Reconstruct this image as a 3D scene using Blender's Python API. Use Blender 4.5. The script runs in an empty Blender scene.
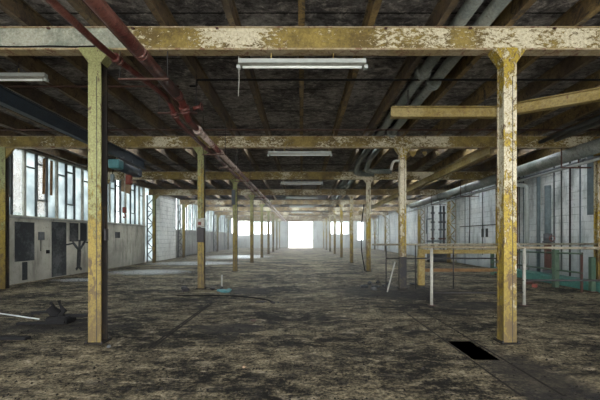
import bpy, bmesh, math, random
from mathutils import Vector, Matrix, Quaternion
random.seed(7)
C = bpy.context.scene.collection
F = 340.0; EYE = 1.5; CX = 301.5; HY = 237.0
SP = 5.02; D1 = 4.77
def D(n): return D1 + SP*(n-1)
def at(px, py, y):
    s = F/y
    return Vector(((px-CX)/s, y, EYE+(HY-py)/s))

# ------------------------------------------------------------------ materials
def N(nt, t, **kw):
    n = nt.nodes.new(t)
    for k, v in kw.items(): setattr(n, k, v)
    return n
class G:
    """small node helper"""
    def __init__(s, name):
        s.m = bpy.data.materials.new(name); s.m.use_nodes = True
        s.nt = s.m.node_tree; s.nt.nodes.clear()
        s.out = N(s.nt, 'ShaderNodeOutputMaterial')
        s.geo = N(s.nt, 'ShaderNodeNewGeometry')
        s.pos = s.geo.outputs['Position']
    def link(s, a, b): s.nt.links.new(a, b)
    def val(s, sock, v):
        if hasattr(v, 'is_output') or isinstance(v, bpy.types.NodeSocket): s.link(v, sock)
        else: sock.default_value = v
    def scale(s, vec, sc):
        n = N(s.nt, 'ShaderNodeVectorMath', operation='MULTIPLY'); s.link(vec, n.inputs[0]); n.inputs[1].default_value = sc
        return n.outputs[0]
    def noise(s, sc, detail=5, rough=.6, vec=None, dist=0.):
        n = N(s.nt, 'ShaderNodeTexNoise'); s.link(vec or s.pos, n.inputs['Vector'])
        n.inputs['Scale'].default_value = sc; n.inputs['Detail'].default_value = detail
        n.inputs['Roughness'].default_value = rough; n.inputs['Distortion'].default_value = dist
        return n.outputs['Fac']
    def vor(s, sc, vec=None, feat='F1'):
        n = N(s.nt, 'ShaderNodeTexVoronoi', feature=feat); s.link(vec or s.pos, n.inputs['Vector']); n.inputs['Scale'].default_value = sc
        return n.outputs['Distance']
    def math(s, op, a, b=0., clamp=False):
        n = N(s.nt, 'ShaderNodeMath', operation=op, use_clamp=clamp); s.val(n.inputs[0], a); s.val(n.inputs[1], b)
        return n.outputs[0]
    def ramp(s, v, a, b):
        n = N(s.nt, 'ShaderNodeMapRange', clamp=True); s.val(n.inputs[0], v)
        n.inputs[1].default_value = a; n.inputs[2].default_value = b
        return n.outputs[0]
    def mix(s, f, a, b, mode='MIX'):
        n = N(s.nt, 'ShaderNodeMix', data_type='RGBA', blend_type=mode)
        s.val(n.inputs[0], f)
        for sock, v in ((n.inputs[6], a), (n.inputs[7], b)):
            if isinstance(v, (tuple, list)): sock.default_value = (*v[:3], 1)
            else: s.link(v, sock)
        return n.outputs[2]
    def xyz(s):
        n = N(s.nt, 'ShaderNodeSeparateXYZ'); s.link(s.pos, n.inputs[0]); return n.outputs
    def bsdf(s, col, rough=.7, metal=0., bump=None, bs=.3, bd=.01, spec=.5):
        p = N(s.nt, 'ShaderNodeBsdfPrincipled')
        if isinstance(col, (tuple, list)): p.inputs['Base Color'].default_value = (*col[:3], 1)
        else: s.link(col, p.inputs['Base Color'])
        s.val(p.inputs['Roughness'], rough); s.val(p.inputs['Metallic'], metal)
        s.val(p.inputs['Specular IOR Level'], spec)
        if bump is not None:
            b = N(s.nt, 'ShaderNodeBump'); b.inputs['Strength'].default_value = bs; b.inputs['Distance'].default_value = bd
            s.link(bump, b.inputs['Height']); s.link(b.outputs[0], p.inputs['Normal'])
        s.link(p.outputs[0], s.out.inputs[0]); return s.m

def flaked(name, base, under, rust=(.09,.04,.02), lo=.5, w=.03, sc=9, rlo=.62, rough=.6, stretch=(1,1,1), zwhite=None):
    g = G(name); v = g.scale(g.pos, stretch)
    big = g.noise(1.3, 3, .5, v); fine = g.noise(sc*1.3, 9, .78, v, .5)
    m = g.math('ADD', g.math('MULTIPLY', big, .55), g.math('MULTIPLY', fine, .45))
    if zwhite:
        z = g.ramp(g.xyz()[2], 0.5, 4.0); m = g.math('ADD', m, g.math('MULTIPLY', g.math('SUBTRACT', z, .5), zwhite))
    f = g.ramp(m, lo-w, lo+w)
    c = g.mix(f, base, under)
    d = g.noise(22, 6, .7, v)
    c = g.mix(g.ramp(d, .25, .75), g.mix(1., c, (.38,.35,.32), 'MULTIPLY'), c)
    r = g.noise(6, 9, .78, v, .4)
    c = g.mix(g.ramp(r, rlo-.03, rlo+.05), c, rust)
    return g.bsdf(c, g.math('ADD', rough-.1, g.math('MULTIPLY', d, .3)), 0, g.math('ADD', g.math('MULTIPLY', f, .6), d), .5, .006)

def plain(name, col, rough=.6, metal=0., var=.35, sc=8):
    g = G(name); d = g.noise(sc, 6, .65)
    c = g.mix(g.ramp(d, .3, .7), g.mix(1., col, (1-var,)*3, 'MULTIPLY'), col)
    return g.bsdf(c, rough, metal, d, .2, .004, .3)

OCH = (.34,.26,.065); CREAM = (.74,.70,.54); GREEN = (.30,.33,.26)
M = {}
def beam_mat(name, greyx, cream_lo, base=OCH):
    g = G(name); x = g.xyz()[0]
    big = g.noise(.8, 2, .5); fine = g.noise(13, 9, .8, g.scale(g.pos, (.8,1,1.5)), .5)
    m = g.math('ADD', g.math('MULTIPLY', big, .45), g.math('MULTIPLY', fine, .55))
    f = g.ramp(m, cream_lo-.01, cream_lo+.01)
    c = g.mix(f, g.mix(g.ramp(g.noise(3, 6, .7), .4, .6), base, (base[0]*.45, base[1]*.42, base[2]*.4)), CREAM)
    ed = g.ramp(g.math('ABSOLUTE', g.math('SUBTRACT', m, cream_lo-.012)), .012, .003); c = g.mix(g.math('MULTIPLY', ed, .7), c, (.10,.06,.03))
    if greyx is not None:
        gr = g.mix(g.ramp(g.noise(2.2,8,.75), .42, .58), (.22,.26,.22), (.48,.50,.43))
        c = g.mix(g.ramp(g.math('ADD', x, g.math('MULTIPLY', fine, .25)), greyx-.02, greyx+.05), gr, c)
    d = g.noise(26, 6, .7)
    c = g.mix(g.ramp(d, .25, .7), g.mix(1., c, (.42,.38,.30), 'MULTIPLY'), c)
    r = g.noise(7, 9, .8, None, .5)
    c = g.mix(g.ramp(r, .60, .65), c, (.10,.05,.025))
    return g.bsdf(c, .62, 0, g.math('ADD', g.math('MULTIPLY', f, .6), d), .5, .005)
def column_paint(name, base, under, rust, lo, zw):
    g = G(name); z = g.xyz()[2]; v = g.scale(g.pos, (1,1,.55))
    big = g.noise(1.6, 3, .5, v); f1 = g.noise(16, 9, .75, v, .3)
    m = g.math('ADD', g.math('MULTIPLY', big, .5), g.math('MULTIPLY', f1, .5))
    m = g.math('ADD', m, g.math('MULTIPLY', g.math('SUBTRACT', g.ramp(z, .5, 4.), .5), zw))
    f = g.ramp(m, lo-.012, lo+.012); c = g.mix(f, base, under)
    ed = g.ramp(g.math('ABSOLUTE', g.math('SUBTRACT', m, lo-.012)), .014, .004); c = g.mix(g.math('MULTIPLY', ed, .8), c, rust)
    d = g.noise(40, 7, .75); c = g.mix(g.ramp(d, .3, .65), g.mix(1., c, (.38,.32,.25), 'MULTIPLY'), c)
    r = g.noise(9, 9, .8, v, .5)
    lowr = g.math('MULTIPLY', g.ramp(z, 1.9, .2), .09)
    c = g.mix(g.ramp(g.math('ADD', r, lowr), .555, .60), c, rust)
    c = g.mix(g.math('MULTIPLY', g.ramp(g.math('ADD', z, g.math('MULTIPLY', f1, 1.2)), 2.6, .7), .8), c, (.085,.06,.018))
    return g.bsdf(c, .6, 0, g.math('ADD', g.math('MULTIPLY', f, .5), d), .8, .006)
M['beam_near'] = beam_mat('flaking_cream_paint', -2.35, .478)
M['beam_mid'] = beam_mat('ochre_beam_paint', None, .515, (.32,.24,.065))
M['beam_far'] = beam_mat('brown_beam_paint', None, .53, (.33,.235,.09))
M['flange'] = flaked('rusty_flange', (.44,.35,.19), (.52,.44,.30), (.16,.07,.04), .5, .03, 8, .55)
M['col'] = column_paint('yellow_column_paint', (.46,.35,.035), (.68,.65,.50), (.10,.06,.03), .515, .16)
M['flank'] = flaked('dark_flank', (.022,.018,.016), (.08,.055,.025), (.015,.012,.012), .55, .05, 8, .60)  # near-black tone for left column webs, rear flanges and wall-post flanks
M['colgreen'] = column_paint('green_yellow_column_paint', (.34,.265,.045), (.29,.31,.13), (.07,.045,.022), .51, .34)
M['joist'] = flaked('rusty_joist', (.19,.135,.07), (.36,.26,.11), (.045,.034,.028), .5, .06, 7, .54)
M['joistred'] = flaked('dark_joist', (.12,.095,.075), (.25,.18,.10), (.04,.03,.027), .5, .06, 7, .56)
M['yellow'] = flaked('yellow_rail_paint', (.33,.245,.065), (.42,.34,.14), (.14,.07,.03), .5, .04, 8, .58)
M['red'] = flaked('red_pipe_paint', (.13,.032,.028), (.24,.10,.085), (.022,.012,.012), .54, .04, 9, .56, .32)
M['redflake_glint'] = flaked('flaking_glint_red_pipe_paint', (.16,.05,.045), (.60,.50,.46), (.04,.018,.015), .53, .02, 14, .56, .3, stretch=(1,.5,1))  # pale under-colour paints flakes and backlit highlights into the pipe
M['greypipe'] = flaked('grey_pipe', (.20,.235,.23), (.29,.32,.30), (.08,.06,.045), .5, .05, 7, .63, .45)
M['duct'] = flaked('pale_duct_lagging', (.21,.25,.24), (.34,.37,.35), (.08,.08,.07), .5, .05, 5, .60, .42)
M['whitepaint'] = plain('white_enamel', (.44,.48,.47), .35, 0, .25)
M['dirtywhite'] = plain('dirty_white_steel', (.42,.42,.38), .5, 0, .4, 12)
M['tube'] = plain('opal_glass_tube', (.75,.80,.78), .15, 0, .1)
M['dark'] = plain('dark_steel', (.035,.032,.035), .5, 0, .4)
M['black'] = plain('black_rubber', (.007,.007,.008), .9, 0, .3)
M['blue'] = flaked('dark_blue_rail', (.022,.035,.055), (.035,.05,.07), (.03,.02,.015), .5, .05, 6, .64, .45)
M['bluegrey'] = plain('blue_grey_paint', (.17,.22,.24), .5, 0, .4)
M['teal'] = flaked('teal_paint', (.06,.22,.19), (.09,.27,.23), (.06,.05,.03), .5, .05, 5, .62)
M['tealbright'] = plain('bright_teal_enamel', (.07,.20,.22), .4, 0, .3)
M['groove'] = plain('muddy_steel', (.022,.019,.016), .9, 0, .7, 5)
M['green'] = flaked('green_railing_paint', (.055,.12,.08), (.09,.15,.10), (.08,.04,.02), .5, .05, 7, .6)
M['railgrey'] = flaked('weathered_grey_rail', (.26,.22,.13), (.36,.34,.26), (.10,.06,.04), .5, .05, 7, .58)
M['rustred'] = plain('red_brown_steel', (.10,.05,.04), .6, 0, .45)
M['hookred'] = plain('red_enamel', (.20,.05,.035), .5, 0, .4)
M['tan'] = plain('tan_board', (.42,.30,.19), .8, 0, .3)
M['brownwood'] = plain('brown_wood', (.22,.13,.06), .8, 0, .5)
M['frame'] = plain('window_steel', (.09,.10,.10), .5, 0, .4)
M['band'] = flaked('dark_band_paint', (.018,.02,.026), (.06,.05,.03), (.03,.02,.015), .53, .03, 10, .58)
M['framelight'] = plain('pale_window_post', (.44,.44,.38), .6, 0, .4)
M['darkpanel'] = flaked('charcoal_wall_paint', (.028,.034,.04), (.11,.12,.125), (.02,.02,.02), .53, .05, 6, .6, .75)
M['lead'] = plain('grey_cast_metal', (.12,.13,.14), .45, .3, .4)

def wall_mat(name, a, b, dirt, blocks=None, lowdirt=.6, blockc=(.25,.27,.27)):
    g = G(name); big = g.noise(.8, 6, .6); st = g.noise(2.2, 7, .7, g.scale(g.pos, (1,1,.25)))
    c = g.mix(g.ramp(big, .35, .65), a, b)
    c = g.mix(g.math('MULTIPLY', g.ramp(st, .50, .68), .85), c, dirt)
    c = g.mix(g.math('MULTIPLY', g.ramp(g.noise(9, 8, .8), .55, .66), .55), c, dirt)
    z = g.xyz()[2]
    low = g.math('MULTIPLY', g.ramp(g.math('ADD', z, g.math('MULTIPLY', big, 1.2)), 2.1, .7), lowdirt)
    c = g.mix(low, c, dirt)
    bump = g.noise(18, 6, .7)
    if blocks:
        br = N(g.nt, 'ShaderNodeTexBrick'); v = N(g.nt, 'ShaderNodeCombineXYZ')
        o = g.xyz(); g.link(o[1], v.inputs[0]); g.link(o[2], v.inputs[1]); g.link(v.outputs[0], br.inputs['Vector'])
        br.inputs['Scale'].default_value = 1; br.inputs['Brick Width'].default_value = blocks[0]; br.inputs['Row Height'].default_value = blocks[1]
        br.inputs['Mortar Size'].default_value = blocks[2]; br.inputs['Mortar Smooth'].default_value = .3
        n2 = g.ramp(g.noise(3,4), .35, .6)
        c = g.mix(g.math('MULTIPLY', br.outputs['Fac'], g.math('MULTIPLY', n2, .8)), c, blockc)
    return g.bsdf(c, .85, 0, bump, .4, .01)
M['wall_low'] = wall_mat('stained_concrete', (.38,.37,.31), (.58,.56,.48), (.15,.145,.125))
M['wall_low2'] = wall_mat('dark_concrete', (.24,.25,.23), (.38,.39,.36), (.08,.08,.08))
M['wall_white'] = wall_mat('whitewashed_block', (.66,.68,.66), (.78,.79,.76), (.36,.36,.33), (.55,.27,.02))
M['wall_right'] = wall_mat('whitewashed_masonry', (.66,.72,.74), (.84,.87,.87), (.22,.25,.26), (.50,.25,.014), .8, (.34,.37,.38))
M['wall_end'] = wall_mat('pale_end_wall', (.42,.46,.46), (.52,.55,.53), (.3,.31,.30))
M['lintel'] = plain('brown_lintel_board', (.30,.22,.17), .8, 0, .4, 3)

def ceil_mat():
    g = G('sooty_ceiling_boards')
    big = g.noise(1.1, 5, .6); f2 = g.noise(4.5, 9, .78, g.scale(g.pos, (1.,1.5,1)), .4); f3 = g.noise(15, 8, .8)
    c = g.mix(g.ramp(big, .40, .60), (.11,.108,.115), (.34,.33,.325))
    c = g.mix(g.math('MULTIPLY', g.ramp(f2, .52, .62), .8), c, (.62,.59,.56))
    c = g.mix(g.math('MULTIPLY', g.ramp(f2, .48, .40), .8), c, (.025,.022,.024))
    c = g.mix(g.ramp(f3, .35, .6), g.mix(1., c, (.45,.42,.42), 'MULTIPLY'), c)
    y = g.xyz()[1]
    fr = g.math('FRACT', g.math('MULTIPLY', y, 1/1.25)); seam = g.math('LESS_THAN', g.math('ADD', fr, g.math('MULTIPLY', f2, .06)), .055)
    c = g.mix(seam, c, (.01,.01,.01))
    return g.bsdf(c, .9, 0, f2, .8, .02)
M['ceil'] = ceil_mat()

def floor_mat():
    g = G('filthy_concrete_floor'); o = g.xyz()
    st = g.scale(g.pos, (.7,1.1,1))
    a = g.noise(.8, 6, .62, st); b = g.noise(4.5, 10, .78, st, .4); d = g.noise(26, 8, .8); e = g.noise(11, 6, .8, g.scale(g.pos, (.5,1.3,1)), .8)
    m = g.math('ADD', g.math('MULTIPLY', a, .28), g.math('ADD', g.math('MULTIPLY', b, .34), g.math('ADD', g.math('MULTIPLY', d, .18), g.math('MULTIPLY', e, .20))))
    c = g.mix(g.ramp(m, .47, .57), (.009,.008,.006), (.40,.345,.225))
    c = g.mix(g.ramp(d, .56, .44), c, g.mix(1., c, (.38,.36,.33), 'MULTIPLY'))
    c = g.mix(g.math('MULTIPLY', g.ramp(b, .56, .66), .55), c, (.60,.53,.41))
    c = g.mix(g.math('MULTIPLY', g.ramp(g.noise(1.7, 9, .78, st, 1.2), .53, .62), .85), c, (.026,.024,.021))
    c = g.mix(g.math('MULTIPLY', g.ramp(e, .58, .66), .75), c, (.018,.016,.014))
    for yv in (7.82, 12.4, 17.0, 22.0):
        w = g.math('ABSOLUTE', g.math('SUBTRACT', g.math('ADD', o[1], g.math('MULTIPLY', b, .10)), yv+.05))
        c = g.mix(g.math('MULTIPLY', g.ramp(w, .05, .02), .8), c, (.018,.017,.015))
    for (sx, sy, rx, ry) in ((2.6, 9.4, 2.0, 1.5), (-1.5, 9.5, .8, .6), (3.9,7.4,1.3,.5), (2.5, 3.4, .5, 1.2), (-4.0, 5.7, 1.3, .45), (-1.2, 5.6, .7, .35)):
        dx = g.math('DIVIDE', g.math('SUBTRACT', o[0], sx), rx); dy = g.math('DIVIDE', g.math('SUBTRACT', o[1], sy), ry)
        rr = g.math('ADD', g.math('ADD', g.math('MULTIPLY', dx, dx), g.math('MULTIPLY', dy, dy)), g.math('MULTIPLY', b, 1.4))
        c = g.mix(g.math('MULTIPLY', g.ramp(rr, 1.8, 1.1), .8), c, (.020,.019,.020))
    wet_glint = None
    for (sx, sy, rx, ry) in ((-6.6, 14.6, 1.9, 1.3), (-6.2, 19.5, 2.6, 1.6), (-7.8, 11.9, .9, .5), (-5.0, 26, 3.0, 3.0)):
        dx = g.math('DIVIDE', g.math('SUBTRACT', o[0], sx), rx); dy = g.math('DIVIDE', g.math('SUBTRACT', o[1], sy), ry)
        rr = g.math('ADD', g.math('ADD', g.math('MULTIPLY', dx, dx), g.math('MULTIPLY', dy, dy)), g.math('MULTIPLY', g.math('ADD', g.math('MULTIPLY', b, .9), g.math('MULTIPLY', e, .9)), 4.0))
        q = g.ramp(rr, 4.5, 3.9); wet_glint = q if wet_glint is None else g.math('MAXIMUM', wet_glint, q)
    c = g.mix(g.math('MULTIPLY', wet_glint, .8), c, (.40,.43,.44))  # pale blue-grey paints window reflections into the wet patches
    rough = g.math('SUBTRACT', g.math('ADD', .62, g.math('MULTIPLY', d, .3)), g.math('MULTIPLY', wet_glint, .50))
    hh = g.math('MULTIPLY', g.math('ADD', g.math('MULTIPLY', b, .9), g.math('ADD', g.math('MULTIPLY', e, .5), g.math('MULTIPLY', d, .45))), g.math('SUBTRACT', 1., g.math('MULTIPLY', wet_glint, .85)))
    return g.bsdf(c, rough, 0, hh, 1., .06, g.math('ADD', .16, g.math('MULTIPLY', wet_glint, .5)))
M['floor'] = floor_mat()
M['ground'] = plain('outdoor_concrete', (.55,.54,.50), .9, 0, .2, 1)

def glass_mat(name, milk, tint=(.93,.97,1), tc=(.85,.90,.93), tlo=None):
    g = G(name)
    t = N(g.nt, 'ShaderNodeBsdfTransparent'); t.inputs[0].default_value = (*tint, 1)
    tr = N(g.nt, 'ShaderNodeBsdfTranslucent'); tr.inputs[0].default_value = (*tc, 1)
    if tlo:
        g.link(g.mix(g.ramp(g.noise(1.7, 3, .5), .32, .66), tlo, tc), tr.inputs[0])
    gl = N(g.nt, 'ShaderNodeBsdfGlossy'); gl.inputs['Roughness'].default_value = .1; gl.inputs[0].default_value = (.8,.8,.8,1)
    m1 = N(g.nt, 'ShaderNodeMixShader'); f = g.math('ADD', milk-.15, g.math('MULTIPLY', g.noise(2.5,5,.6), .3), True)
    g.link(f, m1.inputs[0]); g.link(t.outputs[0], m1.inputs[1]); g.link(tr.outputs[0], m1.inputs[2])
    m2 = N(g.nt, 'ShaderNodeMixShader'); m2.inputs[0].default_value = .05
    g.link(m1.outputs[0], m2.inputs[1]); g.link(gl.outputs[0], m2.inputs[2]); g.link(m2.outputs[0], g.out.inputs[0])
    return g.m
M['added_roofglass'] = glass_mat('added_rooflight_glass', .18); M['milk'] = glass_mat('frosted_glass', .95, tc=(.60,.66,.68), tlo=(.34,.40,.43)); M['clear'] = glass_mat('dusty_clear_glass', .22, (.70,.74,.76))
M['cleanglass'] = glass_mat('clean_glass', .16)
def siding():
    g = G('tan_cladding'); o = g.xyz()
    fr = g.math('FRACT', g.math('MULTIPLY', o[2], 3.2)); c = g.mix(g.math('LESS_THAN', fr, .12), (.14,.10,.065), (.06,.04,.025))
    c = g.mix(g.ramp(o[2], 2.9, 2.85), c, (.03,.07,.04))
    return g.bsdf(c, .8)
M['siding'] = siding()

# ------------------------------------------------------------------ mesh tools
class MB:
    def __init__(s): s.bm = bmesh.new()
    def box(s, x0, x1, y0, y1, z0, z1, bev=0.):
        r = bmesh.ops.create_cube(s.bm, size=1., matrix=Matrix.Translation(((x0+x1)/2, (y0+y1)/2, (z0+z1)/2)) @ Matrix.Diagonal((abs(x1-x0), abs(y1-y0), abs(z1-z0), 1)))
        if bev:
            es = list({e for v in r['verts'] for e in v.link_edges})
            bmesh.ops.bevel(s.bm, geom=es, offset=bev, segments=1, affect='EDGES')
        return s
    def bar(s, a, b, w, h=None, up=Vector((0,0,1))):
        a = Vector(a); b = Vector(b); h = h or w; d = b-a; L = d.length; d.normalize()
        x = d.cross(up)
        if x.length < 1e-4: x = Vector((1,0,0))
        x.normalize(); z = x.cross(d).normalized()
        R = Matrix((x, d, z)).transposed().to_4x4()
        bmesh.ops.create_cube(s.bm, size=1., matrix=Matrix.Translation((a+b)/2) @ R @ Matrix.Diagonal((w, L, h, 1)))
        return s
    def tube(s, pts, r, seg=12, bend=0., cap=True):
        pts = [Vector(p) for p in pts]
        if bend:
            q = [pts[0]]
            for i in range(1, len(pts)-1):
                a, p, b = pts[i-1], pts[i], pts[i+1]
                k = min(bend, (a-p).length*.45, (b-p).length*.45)
                A = p+(a-p).normalized()*k; B = p+(b-p).normalized()*k
                for t in range(6):
                    t = t/5; q.append(A*(1-t)**2+p*2*t*(1-t)+B*t*t)
            q.append(pts[-1]); pts = q
        rings = []; nrm = None
        for i, p in enumerate(pts):
            t = (pts[min(i+1, len(pts)-1)]-pts[max(i-1, 0)]).normalized()
            if nrm is None:
                nrm = t.cross(Vector((0,0,1)))
                if nrm.length < .05: nrm = Vector((1,0,0))
            nrm = (nrm - t*nrm.dot(t)).normalized(); bi = t.cross(nrm)
            rr = r(i/(len(pts)-1)) if callable(r) else r
            rings.append([s.bm.verts.new(p+(nrm*math.cos(2*math.pi*k/seg)+bi*math.sin(2*math.pi*k/seg))*rr) for k in range(seg)])
        for a, b in zip(rings, rings[1:]):
            for k in range(seg):
                f = s.bm.faces.new((a[k], a[(k+1)%seg], b[(k+1)%seg], b[k])); f.smooth = True
        if cap: s.bm.faces.new(rings[0][::-1]); s.bm.faces.new(rings[-1])
        return s
    def prism(s, pts, d):
        """closed polygon pts extruded by vector d"""
        d = Vector(d); a = [s.bm.verts.new(Vector(p)) for p in pts]; b = [s.bm.verts.new(Vector(p)+d) for p in pts]
        n = len(pts); s.bm.faces.new(a); s.bm.faces.new(b[::-1])
        for i in range(n): s.bm.faces.new((a[i], b[i], b[(i+1)%n], a[(i+1)%n]))
        return s
    def torus(s, c, R, r, axis='Y', a0=0, a1=2*math.pi, n=16):
        pts = []
        for i in range(n+1):
            a = a0+(a1-a0)*i/n; u, v = R*math.cos(a), R*math.sin(a)
            pts.append(Vector(c)+{'Y': Vector((u,0,v)), 'X': Vector((0,u,v)), 'Z': Vector((u,v,0))}[axis])
        return s.tube(pts, r, 8)
    def rock(s, c, r):
        v = bmesh.ops.create_icosphere(s.bm, subdivisions=1, radius=r)['verts']
        sc = Vector((random.uniform(.6,1.5), random.uniform(.6,1.5), random.uniform(.3,.7)))
        for q in v:
            q.co = Vector((q.co[i]*sc[i]*random.uniform(.75,1.2) for i in range(3)))+Vector(c)
        return s
    def build(s, name, mat, parent=None):
        bmesh.ops.recalc_face_normals(s.bm, faces=s.bm.faces)
        me = bpy.data.meshes.new(name); s.bm.to_mesh(me); s.bm.free(); me.materials.append(M[mat] if isinstance(mat, str) else mat)
        o = bpy.data.objects.new(name, me); C.objects.link(o)
        if parent: o.parent = parent
        return o
def tag(o, label, cat, group=None, kind=None):
    o['label'] = label; o['category'] = cat
    if group: o['group'] = group
    if kind: o['kind'] = kind
    return o
def thing(name, label, cat, loc=(0,0,0), group=None, rz=0):
    o = bpy.data.objects.new(name, None); C.objects.link(o); o.location = loc; o.rotation_euler.z = rz
    o.empty_display_size = .2
    return tag(o, label, cat, group)
def struct(o):
    o['kind'] = 'structure'; return o
def copy_tree(o, loc=None, parent=None):
    c = o.copy(); C.objects.link(c); c.parent = parent
    for ch in list(o.children): copy_tree(ch, None, c)
    if loc is not None: c.location = loc
    return c
ORD = ['nearest','second','third','fourth','fifth','sixth','seventh','eighth','ninth','tenth']
BT = EYE+2.63; TOP = EYE+2.965; CEIL = EYE+3.275
Y0 = -2.2; YE = 46.6; XW = 9.15

# ------------------------------------------------------------------ shell
PX0, PX1, PY0, PY1 = 2.1, 2.43, 4.15, 4.92
fl = MB()
for a, b, c, d in ((-9.4, PX0, -4, YE+.3), (PX1, 9.4, -4, YE+.3), (PX0, PX1, -4, PY0), (PX0, PX1, PY1, YE+.3)):
    fl.box(a, b, c, d, -.3, 0)
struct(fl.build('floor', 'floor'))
pb = MB(); pb.box(PX0-.04, PX0, PY0, PY1, -.5, -.005).box(PX1, PX1+.04, PY0, PY1, -.5, -.005).box(PX0, PX1, PY1, PY1+.04, -.5, -.005).box(PX0, PX1, PY0-.04, PY0, -.5, -.005)
struct(MB().box(PX0, PX1, PY0, PY1, -.5, -.26).build('floor_pit', 'wall_low2'))
struct(pb.build('trim_1', 'wall_low2'))
ADDED_RL = [(1.11*D(n), min(1.225*D(n), YE-.3)) for n in range(2, 9)]  # ceiling strips the beams hide, opened for the added rooflights
cb = MB(); yy = Y0
for a, b in ADDED_RL:
    cb.box(-9.5, 9.5, yy, a, CEIL, CEIL+.16); cb.box(-9.5, -8.4, a, b, CEIL, CEIL+.16); cb.box(8.4, 9.5, a, b, CEIL, CEIL+.16); yy = b
cb.box(-9.5, 9.5, yy, YE+.3, CEIL, CEIL+.16)
struct(cb.build('ceiling', 'ceil'))
struct(MB().box(-120, 120, -60, 200, -.5, -.31).build('ground', 'ground'))

SILL = 2.1
lw = MB().box(-XW-.2, -XW, Y0, D(4)+.1, 0, SILL); struct(lw.build('wall_left', 'wall_low'))
# coping along the parapet
struct(MB().box(-XW-.22, -XW+.05, Y0, D(4)+.1, SILL, SILL+.05).build('trim_2', 'wall_low2'))
struct(MB().box(-XW-.25, -XW+.16, 21.5, 24.3, 0, CEIL).build('wall_left_block', 'wall_white'))
struct(MB().box(-XW-.2, -XW, 24.3, YE, 0, SILL-.1).build('wall_left_far', 'wall_low2'))
struct(MB().box(-XW-.2, -XW, Y0, YE, TOP-.03, CEIL).build('trim_3', 'joistred'))
# right wall with one window bay at the far end
wr = MB().box(XW, XW+.25, Y0, D(8)+.3, 0, CEIL).box(XW, XW+.25, D(8)+.3, D(9)-.4, 0, 1.7).box(XW, XW+.25, D(9)-.4, YE, 0, CEIL).box(XW, XW+.25, D(8)+.3, D(9)-.4, 4.1, CEIL)
struct(wr.build('wall_right', 'wall_right'))
# end wall: gate opening, windows either side
we = MB()
def wx(px): return (px-CX)/(F/YE)
OPEN = [(wx(235.5)+.3, wx(250), 1.7, 3.75), (wx(253.5), wx(271.5), 1.85, 3.6), (wx(288.5), wx(312.8), 0, 3.6), (wx(329.5), wx(349), 1.85, 3.6), (wx(357), wx(364), 1.0, 3.6)]
x = -XW
for a, b, z0, z1 in OPEN:
    we.box(x, a, YE, YE+.25, 0, 3.75)
    if z0 > 0: we.box(a, b, YE, YE+.25, 0, z0)
    if z1 < 3.75: we.box(a, b, YE, YE+.25, z1, 3.75)
    x = b
we.box(x, XW, YE, YE+.25, 0, 3.75)
struct(we.build('wall_end', 'wall_end'))
struct(MB().box(-XW, XW, YE-.04, YE+.25, 3.751, CEIL).build('trim_4', 'lintel'))
dr = struct(MB().box(OPEN[2][0]-.12, OPEN[2][0], YE-.06, YE, 0, 3.72).box(OPEN[2][1], OPEN[2][1]+.12, YE-.06, YE, 0, 3.72).box(OPEN[2][0]-.12, OPEN[2][1]+.12, YE-.07, YE, 3.6, 3.72).build('door_1', 'framelight'))

wn = 0
def window_end(a, b, z0, z1):
    global wn; wn += 1
    f = MB(); f.box(a, b, YE+.05, YE+.11, z0, z0+.05).box(a, b, YE+.05, YE+.11, z1-.05, z1).box(a, a+.05, YE+.05, YE+.11, z0, z1).box(b-.05, b, YE+.05, YE+.11, z0, z1)
    w = struct(f.build('window_%d' % wn, 'frame'))
    n = max(1, round((b-a)/.8))
    for i in range(1, n):
        q = a+(b-a)*i/n; MB().box(q-.02, q+.02, YE+.055, YE+.105, z0+.05, z1-.05).build('mullion', 'frame', w)
    MB().box(a+.05, b-.05, YE+.075, YE+.08, z0+.05, z1-.05).build('pane', 'cleanglass', w)
for i in (0, 1, 3, 4): window_end(*OPEN[i])

def window_side(y0, y1, z0, z1, X, seed):
    """one glazed bay of the long wall: steel posts, transom, panes"""
    global wn; wn += 1; rnd = random.Random(seed)
    f = MB(); f.box(X-.05, X+.05, y0, y1, z0, z0+.06).box(X-.05, X+.05, y0, y1, z1-.07, z1).box(X-.05, X+.05, y0, y0+.05, z0, z1).box(X-.05, X+.05, y1-.05, y1, z0, z1)
    w = struct(f.build('window_%d' % wn, 'framelight'))
    n = 10; L = (y1-y0)/n
    for i in range(n):
        a = y0+i*L; b = a+L
        if i:
            wide = (i % 3 == 0); hw = .045 if wide else .02
            MB().box(X-.05, X+.07, a-hw, a+hw, z0+.06, z1-.07).build('mullion', 'framelight' if wide else 'frame', w)
        k = rnd.random(); gl = 'clear' if (i in (2, 4) if seed == 5 else k < .25) else 'milk'
        MB().box(X-.004, X+.004, a+.02, b-.02, z0+.06, z1-.07).build('pane', gl, w)
        if i % 3 == 1:      # a dark framed pivot light
            zz0, zz1 = z0+.62, z0+1.88
            MB().box(X-.03, X+.06, a+.02, a+.06, zz0, z1-.07).box(X-.03, X+.06, b-.06, b-.02, zz0, z1-.07).box(X-.03, X+.06, a+.02, b-.02, zz0, zz0+.045).box(X-.03, X+.06, a+.02, b-.02, zz1, zz1+.05).build('opening_light', 'frame', w)
        elif i % 3 == 0:
            MB().box(X-.03, X+.04, a+.02, b-.02, z0+1.7, z0+1.74).build('transom', 'frame', w)
for n in range(0, 9):
    y0 = D(n)+.02 if n else Y0; y1 = D(n+1)-.02
    if n == 4: continue
    if n == 8: y1 = D(9)-.02
    window_side(y0, y1, SILL+.05 if n < 4 else SILL-.1, TOP-.03, -XW-.1, n+3)
window_side(D(8)+.32, D(9)-.42, 1.7, 4.1, XW+.1, 44)
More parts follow.
